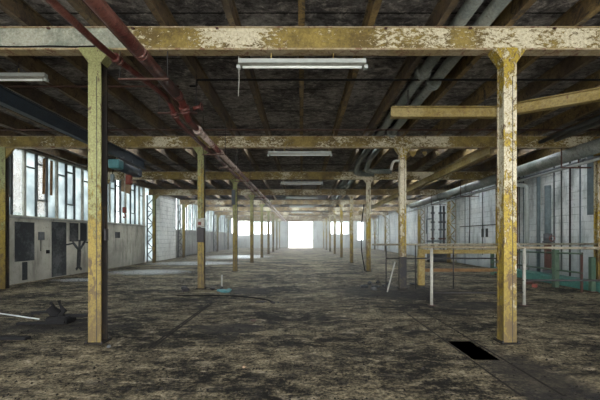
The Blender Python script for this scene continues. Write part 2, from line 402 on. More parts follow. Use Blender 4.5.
for a, b in ADDED_RL:      # rooflights added behind the beams to brighten the deep bays
    wn += 1
    f = MB()
    for i in range(9): f.box(-8.4+i*2.1-.02, -8.4+i*2.1+.02, a, b, CEIL+.03, CEIL+.15)
    w = struct(f.build('window_%d' % wn, 'frame'))
    MB().box(-8.4, 8.4, a, b, CEIL+.10, CEIL+.105).build('pane', 'added_roofglass', w)
wn += 1
w = struct(MB().box(-XW-.15, -XW-.05, 19.94, 20.0, .0, TOP).box(-XW-.15, -XW-.05, 21.42, 21.5, .0, TOP).box(-XW-.15, -XW-.05, 20.0, 21.42, 0, .08).build('window_%d' % wn, 'framelight'))
MB().box(-XW-.104, -XW-.1, 20.0, 21.42, .08, TOP).build('pane', 'milk', w)
# outside: low clad building and far block seen through the gaps in the glass
ob = thing('outbuilding', 'low tan clad building with green base outside left windows', 'building', (-17, 15, -.31))
MB().box(-2, 1.5, -10, 8.5, 0, 6.3).build('wall', 'siding', ob)
MB().box(-2.2, 1.8, -10.2, 8.7, 6.3, 6.6).build('roof', 'frame', ob)

# ------------------------------------------------------------------ columns
def make_column(mat):
    t = thing('steel_column', '', 'column')
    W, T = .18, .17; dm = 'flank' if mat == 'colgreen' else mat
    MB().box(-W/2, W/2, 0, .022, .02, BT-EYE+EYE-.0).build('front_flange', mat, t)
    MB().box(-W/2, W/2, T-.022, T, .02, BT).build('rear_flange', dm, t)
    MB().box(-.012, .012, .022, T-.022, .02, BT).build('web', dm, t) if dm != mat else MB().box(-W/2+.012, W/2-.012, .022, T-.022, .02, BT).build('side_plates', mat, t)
    MB().box(.028, .036, -.004, 0, .02, BT-.4).build('cover_seam', 'dark', t)
    g = MB()
    for s in (-1, 1):
        b = MB().prism([(s*W/2, .0, BT), (s*(W/2+.13), .0, BT), (s*(W/2+.13), .0, BT-.03), (s*W/2, .0, BT-.21)], (0, T, 0)); b.build('haunch', mat, t)
    MB().box(-.13, .13, -.03, T+.03, 0, .02).build('base_plate', 'groove', t)
    for i, (a, b) in enumerate(((-.11,-.015), (.11,-.015), (-.11,T+.015), (.11,T+.015))):
        MB().tube([(a, b, .018), (a, b, .045)], .012, 6).build('anchor_bolt', 'dark', t)
    return t
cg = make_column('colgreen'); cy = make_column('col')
used = set()
for side, sx in (('left', -1), ('right', 1)):
    for n in range(1, 10):
        src = cg if sx < 0 else cy
        loc = (-2.905 if sx < 0 else 2.93, D(n), 0)
        if src.name in used: c = copy_tree(src, loc)
        else: used.add(src.name); c = src; c.location = loc
        look = {(-1,1): 'green-yellow steel column with a dark recessed flank', (1,1): 'broad yellow steel column with white flaking front', (-1,2): 'yellow column with metal junction boxes', (1,2): 'pale flaking column with dark sleeve round its foot', (1,3): 'yellow column with a hose hanging beside it', (-1,3): 'yellow column with small dark box near its top'}.get((sx, n), 'slim yellow steel column')
        c['label'] = f'{look}, {ORD[n-1]} in the {side} row' if n > 1 else f'{look}, nearest on the {side}'
        c['group'] = f'steel columns of the {side} row'
# wall columns with lattice
def make_lattice(sx):
    t = thing('lattice_column', '', 'column')
    MB().box(-.08, .08, 0, .02, 0, BT).build('inner_post', 'colgreen' if sx < 0 else 'col', t)
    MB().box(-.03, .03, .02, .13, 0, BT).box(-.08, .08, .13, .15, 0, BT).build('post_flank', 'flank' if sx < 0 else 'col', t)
    o = MB().box(sx*.40-.03, sx*.40+.03, .02, .09, 0, BT).build('outer_post', 'frame' if sx < 0 else 'framelight', t)
    l = MB(); z = .1; k = 0
    while z < BT-.45:
        a, b = (sx*.05, sx*.38) if k % 2 == 0 else (sx*.38, sx*.05)
        l.bar((a, .05, z), (b, .05, z+.38), .035, .045)
        if k % 2 == 0: l.bar((sx*.04, .05, z), (sx*.39, .05, z), .035, .035)
        z += .38; k += 1
    l.build('lattice', 'frame' if sx < 0 else 'yellow', t)
    MB().prism([(-sx*.05, .02, BT-.02), (-sx*.35, .02, BT-.02), (-sx*.30, .02, BT-.06), (-sx*.05, .02, BT-.34)], (0, .05, 0)).build('haunch', 'yellow', t)
    return t
for side, sx in (('left', -1), ('right', 1)):
    p = make_lattice(sx)
    for k, n in enumerate(range(1, 10)):
        c = p if k == 0 else copy_tree(p)
        c.location = (sx*8.62, D(n), 0)
        c['label'] = f'lattice-braced yellow column against the {side} wall, {ORD[n-1]} from the camera'
        c['group'] = f'lattice columns along the {side} wall'
# ------------------------------------------------------------------ beams and joists
for n in range(1, 10):
    y = D(n); m = 'beam_near' if n == 1 else 'beam_mid' if n in (2, 3) else 'beam_far'
    lab = {1: 'big cross beam with peeling cream and ochre paint, nearest the camera', 2: 'ochre cross beam with flaking right half, second from the camera'}.get(n, f'rusty yellow cross beam, {ORD[n-1]} from the camera')
    t = thing('cross_beam', lab, 'beam', (0, y, BT), 'cross beams under the roof')
    MB().box(-8.95, 8.95, .02, .14, .025, .32).build('web', m, t)
    MB().box(-8.95, 8.95, 0.0, .165, 0.001, .025).build('bottom_flange', 'flange' if n < 3 else m, t)
    MB().box(-8.95, 8.95, -.0, .165, .32, .334).build('top_flange', 'flange', t)
    if n < 4:
        st = MB()
        for i in range(-14, 15, 2):
            if i: MB().box(i*.6-.02, i*.6+.02, -.008, .02, .30, .319).build('flange_clip', 'rustred', t)
names = ['centre', 'first', 'second', 'third', 'fourth', 'fifth', 'sixth', 'seventh', 'eighth', 'ninth']
jp = {}
for k in range(-9, 10):
    m = 'joist' if k >= -1 and k % 3 != 2 else 'joistred'
    t = thing('roof_joist', 'rusty steel roof joist running lengthwise above the beams, ' + ('centre of the ceiling' if k == 0 else f'{names[abs(k)]} to the {"left" if k < 0 else "right"} of centre'), 'joist', (k*.98, 0, TOP), 'lengthwise roof joists')
    if m in jp:
        for ch in jp[m]: q = ch.copy(); C.objects.link(q); q.parent = t
    else:
        jp[m] = [MB().box(-.045, .045, Y0, YE, .0005, .014).build('bottom_flange', m, t), MB().box(-.013, .013, Y0, YE, .014, .29).build('web', m, t), MB().box(-.045, .045, Y0, YE, .29, .308).build('top_flange', m, t)]

# ------------------------------------------------------------------ fluorescent fittings
def make_fitting():
    t = thing('fluorescent_light', '', 'light')
    MB().box(-.92, .92, -.045, .045, 0.01, .075, .008).build('housing', 'whitepaint', t)
    MB().prism([(-.92,-.045,.01), (-.92,.045,.01), (-.92,.08,-.012), (-.92,-.08,-.012)], (1.84,0,0)).build('reflector', 'dirtywhite', t)
    MB().tube([(-.86,0,-.035), (.86,0,-.035)], .019, 12).build('lamp_tube', 'tube', t)
    for s in (-1, 1):
        MB().box(s*.92-.025, s*.92+.025, -.03, .03, -.062, -.012).build('lamp_holder', 'whitepaint', t)
        MB().tube([(s*.45, 0, .075), (s*.45, 0, .165)], .012, 8).build('hanger', 'yellow', t)
    return t
ft = make_fitting(); first = True
for n in range(1, 7):
    c = ft if first else copy_tree(ft); first = False
    c.location = (.01 if n != 2 else -.05, D(n)+.10, BT-.165)
    c['label'] = ['long white fluorescent light fitting under the nearest beam, with a dangling cord', 'white fluorescent light fitting under the second cross beam', 'fluorescent light fitting under the third cross beam', 'small distant fluorescent fitting under the fourth cross beam', 'small distant fluorescent fitting under the fifth cross beam', 'farthest fluorescent fitting, under the sixth cross beam'][n-1]
    c['group'] = 'fluorescent fittings down the centre'
c = copy_tree(ft, (-5.28, 5.75, EYE+2.70)); c['label'] = 'white fluorescent fitting at the upper left, hanging below the joists'
for s in (-.45, .45): MB().tube([(s, 0, .075), (s, 0, TOP-EYE-2.70)], .008, 6).build('hanger_rod', 'dark', c)
tag(MB().tube([at(238, 56, 4.86), at(238.5, 80, 4.86), at(237.6, 97, 4.86)], .006, 6).build('pull_cord', 'dirtywhite'), 'pale cord dangling from left end of the nearest light fitting', 'cord')

# ------------------------------------------------------------------ red pipes
def pipe(name, label, path, r, mat, bend=.25, flanges=(), fm=None, cat='pipe', seg=14, group=None, fr=1.45, fw=.05):
    t = thing(name, label, cat, Vector(path[0]), group); o = Vector(path[0])
    MB().tube([Vector(p)-o for p in path], r, seg, bend).build('pipe_run', mat, t)
    P = [Vector(p)-o for p in path]
    for d in flanges:        # distance along
        rem = d
        for a, b in zip(P, P[1:]):
            L = (b-a).length
            if rem <= L:
                u = (b-a).normalized(); c = a+u*rem
                f = MB().tube([c-u*fw*1.1, c-u*.004], r*fr, seg).tube([c+u*.004, c+u*fw*1.1], r*fr, seg)
                f.build('flange', fm or mat, t); break
            rem -= L
    return t
zA = EYE+2.37
rp = pipe('red_pipe', 'thick red pipe with flanges running beneath the beams left of centre', [(-2.09, -1, zA), (-2.05, 5.80, zA-.02), (-2.05, 6.15, EYE+2.11), (-2.03, 12, EYE+2.11), (-1.97, 20, EYE+2.11), (-2.08, YE, EYE+2.1)], .06, 'red', .16, (4.1, 5.35, 6.6, 7.0, 7.8, 9.6, 11.5, 13.6, 16, 19, 23), 'redflake_glint', group='red pipes')
MB().tube([(0,0,0), (.025, 5.0, -.01), (.035, 6.55, -.018)], lambda t: .088+.006*math.sin(t*60), 14).build('lagging', 'red', rp)
MB().tube([(.045, 7.6, zA*0+2.11-2.37), (.06, 13, -.26), (.12, 21, -.26), (.01, 47, -.27)], .064, 12).build('flaking_glint_run', 'redflake_glint', rp)
rq = pipe('red_pipe', 'thinner red pipe left of and alongside the thick red pipe', [(-2.55, -1, zA-.02), (-2.48, 4.2, zA-.02), (-2.26, 5.75, zA-.02), (-2.24, 6.15, EYE+2.08), (-2.19, 20, EYE+2.08), (-2.25, YE, EYE+2.06)], .043, 'red', .15, (5.5, 7.1, 9, 11, 13, 15.5), 'redflake_glint', group='red pipes')
pipe('valve_pipe', 'thin dark pipe strapped between the two red pipes', [(-2.30, -1, zA+.10), (-2.24, 5.7, zA+.08), (-2.14, 6.25, EYE+2.21), (-2.10, 30, EYE+2.21)], .02, 'rustred', .2)
for i, y in enumerate((D(1)+.1, 6.2, 8.3, D(2)+.1, 12.3, D(3)+.1, 17.3, D(4)+.1)):
    low = y > 6.3; zb = (EYE+2.12 if low else zA)-.10
    h = MB().bar((-2.62 if not low else -2.42, y, zb-.012), (-1.9, y, zb-.012), .04, .02)
    t = tag(h.build('pipe_hanger', 'rustred'), f'steel strap hanger holding the red pipes, {ORD[i]} from the camera', 'hanger', 'hangers of the red pipes')
    top = BT if abs((y-D1-.1) % SP) < .02 else TOP
    for x in ((-2.60, -1.92) if not low else (-2.40, -1.86)):
        MB().tube([(x, y, zb-.02), (x, y, top)], .008, 6).build('rod', 'dark', t)
# hanging bit below the valve and bracket block
v = thing('pipe_valve', 'dark red valve with handwheel on the thick red pipe, near its bend', 'valve', (-1.93, 6.05, EYE+2.30))
MB().tube([(0,0,-.02), (.14,0,.02)], .035, 10).build('body', 'red', v); MB().torus((.15,0,.02), .07, .01, 'X').build('handwheel', 'red', v)

# ------------------------------------------------------------------ other overhead pipes
zp = EYE+3.065
pipe('ceiling_pipe', 'grey pipe between joists right of centre, left one of the pair', [(2.27, Y0, zp), (2.27, 13.6, zp), (2.27, 14.25, EYE+2.80), (2.5, 14.5, EYE+2.80), (3.1, 14.5, EYE+2.80)], .10, 'greypipe', .2, (3.2, 8.5, 12.4), group='grey ceiling pipes')
pipe('ceiling_pipe', 'grey pipe between joists right of centre, right one of the pair', [(2.62, Y0, zp), (2.62, 13.0, zp), (2.62, 13.7, EYE+2.80), (2.85, 13.95, EYE+2.80), (3.7, 13.95, EYE+2.80)], .10, 'greypipe', .2, (3.5, 8.9, 12.0), group='grey ceiling pipes')
for x, s in ((2.27, 'left'), (2.62, 'right')):
    pipe('ceiling_pipe', f'far grey ceiling pipe beyond the third beam, {s} one of the two', [(x, 15.3, zp), (x, 44, zp)], .10, 'greypipe', 0, (4, 9), group='grey ceiling pipes')
pipe('overhead_duct', 'large pale lagged duct running high along the right wall', [(7.8, Y0+.2, EYE+2.42), (7.8, 24, EYE+2.42)], .19, 'duct', 0, (5, 8.2, 11.4, 14.6, 17.8, 21), None, 'duct', 20, fr=1.06, fw=.035)
pipe('service_pipe', 'thin white pipe running high beneath the large pale duct', [(8.0, Y0+.2, EYE+2.13), (8.0, 26, EYE+2.13)], .04, 'whitepaint', 0, (9, 15, 20), group=None)
pipe('service_pipe', 'dark pipe tucked between the large duct and right wall', [(8.35, Y0+.2, EYE+2.27), (8.35, 25, EYE+2.27)], .06, 'lead', 0, (7, 12))
pipe('service_pipe', 'dark grey pipe near the ceiling above the large duct', [(6.85, Y0+.2, EYE+2.76), (6.85, 9.7, EYE+2.76)], .055, 'lead', 0, (7,))
pipe('service_pipe', 'upper dark pipe high in the top right corner', [(7.3, Y0+.2, EYE+2.82), (7.3, 9.7, EYE+2.82)], .06, 'greypipe', 0, (8,))
for i, y in enumerate((6.8, 9.9, 13.2, 16.2, 19.9)):
    t = thing('duct_hanger', f'red-brown trapeze hanger under the pale duct, {ORD[i]} from the camera', 'hanger', (7.85, y, EYE+2.05), 'trapeze hangers of the duct')
    MB().box(-.26, .62, -.02, .02, 0, .035).build('crossbar', 'rustred', t)
    for x in (-.24, .26): MB().box(x-.012, x+.012, -.012, .012, .035, TOP-EYE-2.05).build('rod', 'rustred', t)
# cross conduits
pipe('conduit', 'thin dark conduit crossing below the joists behind the nearest beam', [(-2.1, 6.33, TOP-.14), (-1.97, 6.33, TOP-.14), (-1.97, 6.33, TOP-.02), (9.0, 6.33, TOP-.02)], .018, 'black', .03, group='cross conduits')
pipe('conduit', 'thin red-brown conduit crossing at left behind the nearest beam', [(-9.0, 6.6, TOP-.02), (-2.4, 6.6, TOP-.02)], .018, 'rustred', .03, group='cross conduits')
pipe('conduit', 'thin dark conduit crossing just ahead of the second beam', [(-9.0, 9.2, TOP-.02), (9.0, 9.2, TOP-.02)], .017, 'rustred', .03, group='cross conduits')
pipe('conduit', 'thin dark conduit crossing below joists ahead of the third beam', [(-9.0, 13.4, TOP-.02), (2.0, 13.4, TOP-.02)], .017, 'dark', .03, group='cross conduits')
cab = [at(-40, 47.6, D1-.0), at(20, 48, D1-.0), at(45, 47.3, D1), at(70, 48, D1), at(97, 47.3, D1)]
tag(MB().tube([Vector((p.x, D1-.0, p.z+.02)) for p in cab], .010, 8).build('cable', 'black'), 'black cable clipped along the left of the nearest beam', 'cable')
# crane rails
def ibeam(t, L, h, w, mat, axis='Y'):
    if axis == 'Y':
        MB().box(-w/2, w/2, 0, L, 0, .018).build('bottom_flange', mat, t); MB().box(-.01, .01, 0, L, .018, h-.018).build('web', mat, t); MB().box(-w/2, w/2, 0, L, h-.018, h).build('top_flange', mat, t)
    else:
        MB().box(0, L, -w/2, w/2, 0, .018).build('bottom_flange', mat, t); MB().box(0, L, -.01, .01, .018, h-.018).build('web', mat, t); MB().box(0, L, -w/2, w/2, h-.018, h).build('top_flange', mat, t)
t = thing('crane_rail', 'dark blue crane rail running lengthwise beneath beams at left', 'rail', (-5.3, 0, BT-.29)); ibeam(t, 11.4, .288, .14, 'blue')
t = thing('crane_rail', 'rusty yellow crane rail running lengthwise from the second beam at right', 'rail', (5.35, D(2)-.18, BT-.25)); ibeam(t, 22, .248, .13, 'yellow')
a = Vector((1.80, 6.8, EYE+2.40))
t = thing('lifting_beam', 'short yellow girder hung slantwise behind the nearest right column', 'beam', a)
prof = [(-.07,0), (.07,0), (.07,.018), (.01,.018), (.01,.197), (.07,.197), (.07,.215), (-.07,.215), (-.07,.197), (-.01,.197), (-.01,.018), (-.07,.018)]
for p0, p1, nm in ((Vector((0,0,0)), Vector((2.1,0,0)), 'girder'), (Vector((2.1,0,0)), Vector((4.9,-1.72,0)), 'angled_girder')):
    u = (p1-p0).normalized(); nn = Vector((-u.y, u.x, 0))
    MB().prism([p0+nn*q+Vector((0,0,z)) for q, z in prof], p1-p0).build(nm, 'yellow', t)
for x, y in ((.35, 0), (1.9, 0), (4.3, -1.35)): MB().tube([(x, y, .21), (x, y, TOP-EYE-2.40)], .012, 6).build('hanger_rod', 'dark', t)

# hoist
h = thing('hoist', 'dark blue electric hoist with teal end cap under the blue rail', 'hoist', (-5.3, 9.9, BT-.29))
MB().box(-.16, .16, -.38, -.10, -.36, -.10, .03).build('motor_box', 'tealbright', h)
MB().tube([(0, -.1, -.23), (0, .85, -.23)], .15, 18).build('drum', 'blue', h)
MB().box(-.13, .13, .85, 1.1, -.36, -.10, .03).build('gearbox', 'blue', h)
MB().box(-.05, .05, .0, .7, -.09, 0).build('trolley', 'dark', h)
for yy in (.1, .6):
    for s in (-1, 1): MB().tube([(s*.02, yy, .05), (s*.055, yy, .05)], .045, 12).build('wheel', 'lead', h)
MB().box(-.10, .06, .45, .63, -.68, -.38, .03).build('brake_cover', 'hookred', h)
ch = MB(); zc = -.38; zz = 0
while zz < 1.02:
    k = int(zz/.045)
    ch.torus((0, .25, zc-zz), .017, .0055, 'Y' if k % 2 else 'X', n=8); zz += .045
ch.build('chain', 'dirtywhite', h)
hb = MB().box(-.045, .045, .19, .31, -1.58, -1.40, .02).build('hook_block', 'hookred', h)
MB().torus((0, .25, -1.66), .06, .018, 'X', -2.6, 1.5, 12).build('hook', 'hookred', hb)
pc = thing('pendant_control', 'blue hanging control pendants on cable below the hoist', 'control', (-5.42, 9.75, BT-.95))
MB().box(-.05, .05, -.04, .04, -.12, .12, .015).build('handset', 'bluegrey', pc); MB().tube([(0,0,.12), (.03,0,.35), (.08,.0,.62)], .012, 8).build('cord', 'black', pc)
tag(MB().prism([at(121.5, 178, 16.6), at(132.5, 181, 16.6), at(129.5, 194, 16.6), at(121, 191, 16.6)], (0, .015, 0)).build('hanging_board', 'tan'), 'tan board hanging slanted before the left windows', 'board')
for i, (x0, z0) in enumerate(((-9.02, 11.9), (-9.02, 12.25))):
    tag(MB().bar((x0, z0, 3.0), (x0-.0, z0+.02, 4.25), .10, .03, Vector((1,0,0))).build('wooden_slat', 'brownwood'), ['brown wooden slat leaning at left window top, nearer of two', 'brown wooden slat at left window top, farther of two'][i], 'slat', 'wooden slats at the left windows')

# ------------------------------------------------------------------ left wall dressings (painted panels, boards, boxes)
def on_left(px0, px1, py0, py1, name, label, mat, cat, th=.02, X=-XW):
    s0 = (px0-CX)/X; s1 = (px1-CX)/X
    y0, y1 = F/s0, F/s1; sm = (s0+s1)/2
    z1 = EYE+(HY-py0)/sm; z0 = EYE+(HY-py1)/sm
    return tag(MB().box(X, X+th, y0, y1, max(.02, z0), z1, .004).build(name, mat), label, cat)
on_left(14.5, 34, 222, 261, 'wall_panel', 'dark square panel on left wall beside the near lattice column', 'darkpanel', 'panel')
on_left(22, 27, 262, 280, 'floor_duct', 'narrow dark duct below the dark square panel', 'darkpanel', 'duct')
on_left(51.5, 66, 222, 276, 'wall_panel', 'tall narrow dark panel reaching the floor on left wall', 'darkpanel', 'panel')
on_left(69.5, 78, 223, 241.5, 'wall_panel', 'small dark board above the black tree drawing, left half', 'darkpanel', 'panel')
on_left(80, 86.5, 223, 241, 'wall_panel', 'small dark board above the tree drawing, right half', 'darkpanel', 'panel')
t = on_left(38, 42.5, 232, 240, 'switch_box', 'small grey switch box on left wall between dark panels', 'lead', 'box', .08)
MB().tube([(-XW+.03, (F/((40-CX)/-XW)), 1.42), (-XW+.03, F/((40-CX)/-XW), 1.0)], .012, 6).build('cable', 'black', t)
on_left(46, 48.5, 250, 253.5, 'wall_socket', 'tiny dark socket low on the left wall', 'black', 'socket', .05)
y = F/((79-CX)/-XW)
g = MB(); X = -XW+.012
def tr(a, b, w0): g.bar((X, y+a[0], a[1]), (X, y+b[0], b[1]), .02, w0, Vector((0, b[1]-a[1], -(b[0]-a[0]))))
tr((-.05,.30), (0,.95), .22); tr((0,.95), (-.35,1.25), .10); tr((0,.95), (.35,1.30), .10); tr((0,.9), (.03,1.38), .12); tr((-.35,1.25), (-.75,1.2), .06); tr((-.35,1.25), (-.45,1.45), .06); tr((.35,1.30), (.65,1.25), .06); tr((-.05,.30), (-.2,.18), .1); tr((-.05,.3), (.15,.15), .1)
tag(g.build('wall_drawing', 'darkpanel'), 'black drawing of a bare tree on the left wall', 'drawing')
on_left(115, 120, 232, 238, 'wall_mark', 'small dark patch on left wall right of the near column', 'darkpanel', 'panel', .01)
# column fittings
b = thing('junction_box', 'grey junction box with cable loops on second left column', 'junction box', (-2.875, D(2)-.005, 1.9))
MB().box(-.13, .10, -.11, 0, -.10, .12, .012).build('box', 'dirtywhite', b); MB().torus((.08,-.12,.0), .13, .012, 'Y').build('cable_loop', 'whitepaint', b); MB().box(-.06,.02,-.15,-.11,-.06,.03,.008).build('socket', 'hookred', b)
MB().torus((-.14,-.10,.05), .09, .010, 'Y').build('cable_loop', 'whitepaint', b)
tag(MB().box(-3.0, -2.80, D(2)-.05, D(2)-.002, 1.35, 1.78, .01).build('switch_box', 'dark'), 'dark switch box below the junction box on second left column', 'box')
tag(MB().box(-3.02, -2.88, D(3)-.14, D(3)-.002, 2.9, 3.55, .01).build('speaker_box', 'blue'), 'small dark blue box high on the third left column', 'box')
tag(MB().box(-2.80, -2.773, D1+.04, D1+.12, 1.45, 1.62, .006).build('switch_box', 'dark'), 'little dark switch box on the flank of nearest left column', 'box')
tag(MB().tube([(-2.83, D1-.012, 3.2), (-2.825, D1-.014, 2.4), (-2.79, D1-.014, 1.8), (-2.78, D1-.012, 1.6)], .008, 6).build('cable', 'black'), 'thin black cable running down nearest left column', 'cable')
t = MB(); t.box(2.93-.097, 2.93+.097, D(2)-.006, D(2)+.176, .021, .93); tag(t.build('column_band', 'band'), 'dark painted sleeve round foot of second right column', 'band')  # thin shell carrying the dark paint on the column foot
tag(MB().tube([at(364, 204, 14.7), at(361, 228, 14.6), at(361.5, 252, 14.5), at(365, 271, 14.4)], .022, 8, .5).build('hose', 'black'), 'black hose hanging down beside the third right column', 'hose')
# torn grey hose by second right column top
tag(MB().tube([at(399, 161, 9.7), at(393, 161, 9.6), at(391, 170, 9.6)], .035, 8, .1).build('pipe_stub', 'dirtywhite'), 'short bent pale pipe stub beside second right column top', 'pipe')
# peeling lagging by beam 2
for i, (px, w) in enumerate(((413, 4), (425, 2.5), (438, 2))):
    p = MB().prism([at(px-w, 149.5, D(2)-.05), at(px+w, 149.5, D(2)-.05), at(px+w*.9, 152, D(2)-.07), at(px+w*.1, 155.5-i, D(2)-.09), at(px-w*.6, 152.5, D(2)-.07)], (0, .012, 0))
    tag(p.build('paint_flake', 'beam_mid'), f'curled flake hanging from the second beam, {["left", "middle", "right"][i]} of three', 'flake', 'curled flakes on the second beam')

# ------------------------------------------------------------------ railings
def rail(t, a, b, r, mat, name='rail'): return MB().tube([a, b], r, 10).build(name, mat, t)
t = thing('safety_railing', 'weathered pipe railing standing nearest at right with white posts', 'railing', (0, 7.45, 0))
rail(t, (2.62, 0, 1.28), (9.0, 0, 1.24), .03, 'railgrey'); rail(t, (4.85, 0, .55), (9.0, 0, .55), .022, 'dark')
rail(t, (2.85, 0, .28), (4.9, 0, .28), .015, 'dark')
for x in (2.85, 4.88): rail(t, (x, 0, 0), (x, 0, 1.26), .032, 'dirtywhite', 'post'); MB().box(x-.07, x+.07, -.07, .07, 0, .012).build('foot_plate', 'rustred', t)
MB().tube([(4.82, 0, 1.26), (4.62, 0, 1.42), (4.62, 0, 1.62)], .025, 8, .1).build('bent_end', 'dirtywhite', t)
t = thing('guard_rail', 'dark thin railing running from the second right column', 'railing', (0, D(2)+.06, 0))
rail(t, (2.05, 0, 1.28), (8.6, 0, 1.30), .028, 'railgrey'); rail(t, (2.45, 0, .88), (5.9, 0, .88), .02, 'dark')
for x in (2.45, 3.3, 4.4, 5.9): rail(t, (x, 0, 0), (x, 0, 1.27), .018, 'dark', 'post')
t = thing('barrier_frame', 'thick yellow-brown barrier frame on floor behind the white post', 'barrier', (0, 10.6, 0))
MB().box(3.63, 3.83, -.06, .06, 0, 1.12, .01).build('post', 'yellow', t); MB().box(3.83, 6.3, -.05, .05, .98, 1.11, .008).build('rail', 'yellow', t)
MB().box(3.83, 6.3, -.04, .04, .42, .52, .008).build('rail', 'brownwood', t); MB().box(6.2, 6.4, -.06, .06, 0, .98, .01).build('post', 'yellow', t)
t = thing('green_railing', 'green railing running lengthwise beside the teal kerb at right', 'railing', (7.6, 0, 0))
MB().tube([(0, 9.2, 1.05), (0, 13.6, .95)], .026, 10).build('rail', 'green', t); MB().tube([(0, 9.2, .52), (0, 13.6, .52)], .024, 10).build('rail', 'green', t)
MB().box(-.07, .07, 10.1, 10.24, 0, 1.12, .01).build('post', 'green', t); MB().box(-.03, .03, 11.6, 11.66, 0, .99).build('post', 'dark', t); MB().box(-.05, .05, 13.5, 13.6, 0, 1.0).build('post', 'green', t)
MB().box(-.02, .02, 9.2, 9.25, 0, 1.08).build('post', 'rustred', t)
t = thing('green_post', 'stout green-painted post at right frame edge beside yellow wall column', 'post', (7.95, 9.3, 0)); MB().box(-.06, .06, -.06, .06, 0.02, .95, .01).build('upright', 'green', t); MB().box(-.1, .1, -.1, .1, 0, .02).build('foot_plate', 'rustred', t)
tag(MB().box(8.02, 8.5, 8.4, 14.2, 0, .26, .02).build('kerb', 'teal'), 'teal painted concrete kerb at the foot of the right wall', 'kerb')
for i, (x, y, rz) in enumerate(((7.2, 10.8, .2), (7.0, 10.2, .9))):
    o = MB().box(-.14, .14, -.07, .07, 0, .09, .008).build('brick', 'rustred' if i == 0 else 'hookred'); o.location = (x, y, 0.001); o.rotation_euler.z = rz
    tag(o, ['loose red brick on floor before the teal kerb, farther one', 'loose red brick on floor before the teal kerb, nearer one'][i], 'brick', 'loose bricks')

# ------------------------------------------------------------------ right wall dressings
pipe('wall_pipe', 'white vertical pipe with an elbow on top on right wall', [(8.75, 13.2, .1), (8.75, 13.2, 3.52), (8.3, 13.2, 3.52), (8.0, 13.2, 3.52)], .075, 'whitepaint', .2)
pipe('wall_pipe', 'thin dark vertical pipe left of the white elbow pipe', [(8.6, 13.55, .0), (8.6, 13.55, 3.9)], .03, 'rustred', 0, (1.2, 2.4))
p = pipe('riser_pipe', 'brown riser pipe with red handwheel valve on right wall', [(8.62, 11.9, 0), (8.62, 11.9, 1.35)], .11, 'rustred', 0, (.3, 1.3), 'lead')
MB().torus((0, -.2, 1.45), .09, .014, 'Y').build('handwheel', 'hookred', p); MB().tube([(0, 0, 1.45), (0, -.2, 1.45)], .018, 8).build('spindle', 'dark', p)
MB().tube([(0, 0, 1.35), (0, 0, 1.62)], .13, 14).build('valve_body', 'lead', p)
MB().tube([(0, 0, 1.62), (0, 0, 3.3)], .10, 14).build('upper_run', 'bluegrey', p)
pipe('wall_pipe', 'bluish vertical pipe between white pipe and riser', [(8.85, 12.7, 0), (8.85, 12.7, 3.9)], .06, 'bluegrey', 0, (1.0,), 'lead')
pipe('wall_conduit', 'thin dark conduit running up the right wall near yellow column', [(9.08, 11.5, .0), (9.08, 11.5, 4.3)], .028, 'dark', 0, (), cat='conduit')
t = thing('blue_frame', 'blue-grey framed hatch high on right wall beside yellow lattice column', 'hatch', (XW, 0, 0))
MB().box(-.08, 0, 10.55, 10.8, 2.2, 4.2).build('frame_post', 'bluegrey', t); MB().box(-.08, 0, 9.8, 10.55, 2.2, 2.36).build('frame_sill', 'bluegrey', t)
MB().box(-.02, 0, 9.85, 10.55, 2.36, 4.2).build('hatch_board', 'dirtywhite', t)
for i, y in enumerate((14.2, 17.1, 18.4)): pipe('wall_conduit', f'slim dark conduit on right wall behind near column, {["left","middle","farthest"][i] if i else "nearest"} of three', [(9.10, y, .6 if i else 0), (9.10, y, 4.2)], .02, 'frame', 0, (), cat='conduit')
struct(MB().box(XW-.03, XW, 15.2, 19.6, 2.06, 2.11).build('trim_5', 'frame'))
struct(MB().box(XW-.06, XW, 15.2, 19.6, .95, 1.15).build('trim_6', 'wall_low'))
for i, (y, z0) in enumerate(((10.15,0), (11.15,0), (11.95,.3), (12.3,0), (14.0,0), (14.9,.2), (15.7,0), (19.0,0), (22.4,0), (26,0), (31,0))):
    struct(MB().box(XW-.025, XW, y-.02, y+.02, z0, 4.1).build('trim_%d' % (7+i), 'frame' if i % 3 != 1 else 'bluegrey'))
t = thing('wall_bracket', 'pair of small dark brackets on the white right wall', 'bracket', (XW-.05, 16.9, 1.7))
for s in (-.2, .2): MB().box(-.04, .04, s-.04, s+.04, -.2, .22).build('bracket', 'frame', t)
# valve manifold near 4th right wall column
t = thing('valve_manifold', 'cluster of dark vertical pipes and valves before the right wall', 'manifold', (8.0, 20.6, 0))
for x, m in ((-.05, 'frame'), (.42, 'bluegrey'), (.62, 'frame')):
    p = MB().tube([(x, 0, .25), (x, 0, 3.38)], .065, 12).build('pipe', m, t)
    for z in (.9, 1.35, 1.9, 2.35, 2.9): MB().tube([(x, 0, z), (x, 0, z+.10)], .12, 12).build('valve_flange', 'lead' if z != 1.35 else 'rustred', p)
MB().box(-.3, .9, -.3, .3, 0, .5, .02).build('plinth', 'darkpanel', t); MB().tube([(-.42, 0, 1.7), (-.42, 0, 2.6), (-.05, 0, 2.6)], .035, 10, .15).build('bypass_pipe', 'bluegrey', t)
MB().box(-.35, .75, .2, .24, 1.2, 1.3).build('crossbar', 'bluegrey', t); MB().box(-.32, -.28, .2, .24, 0.5, 3.38).build('stand_post', 'bluegrey', t)

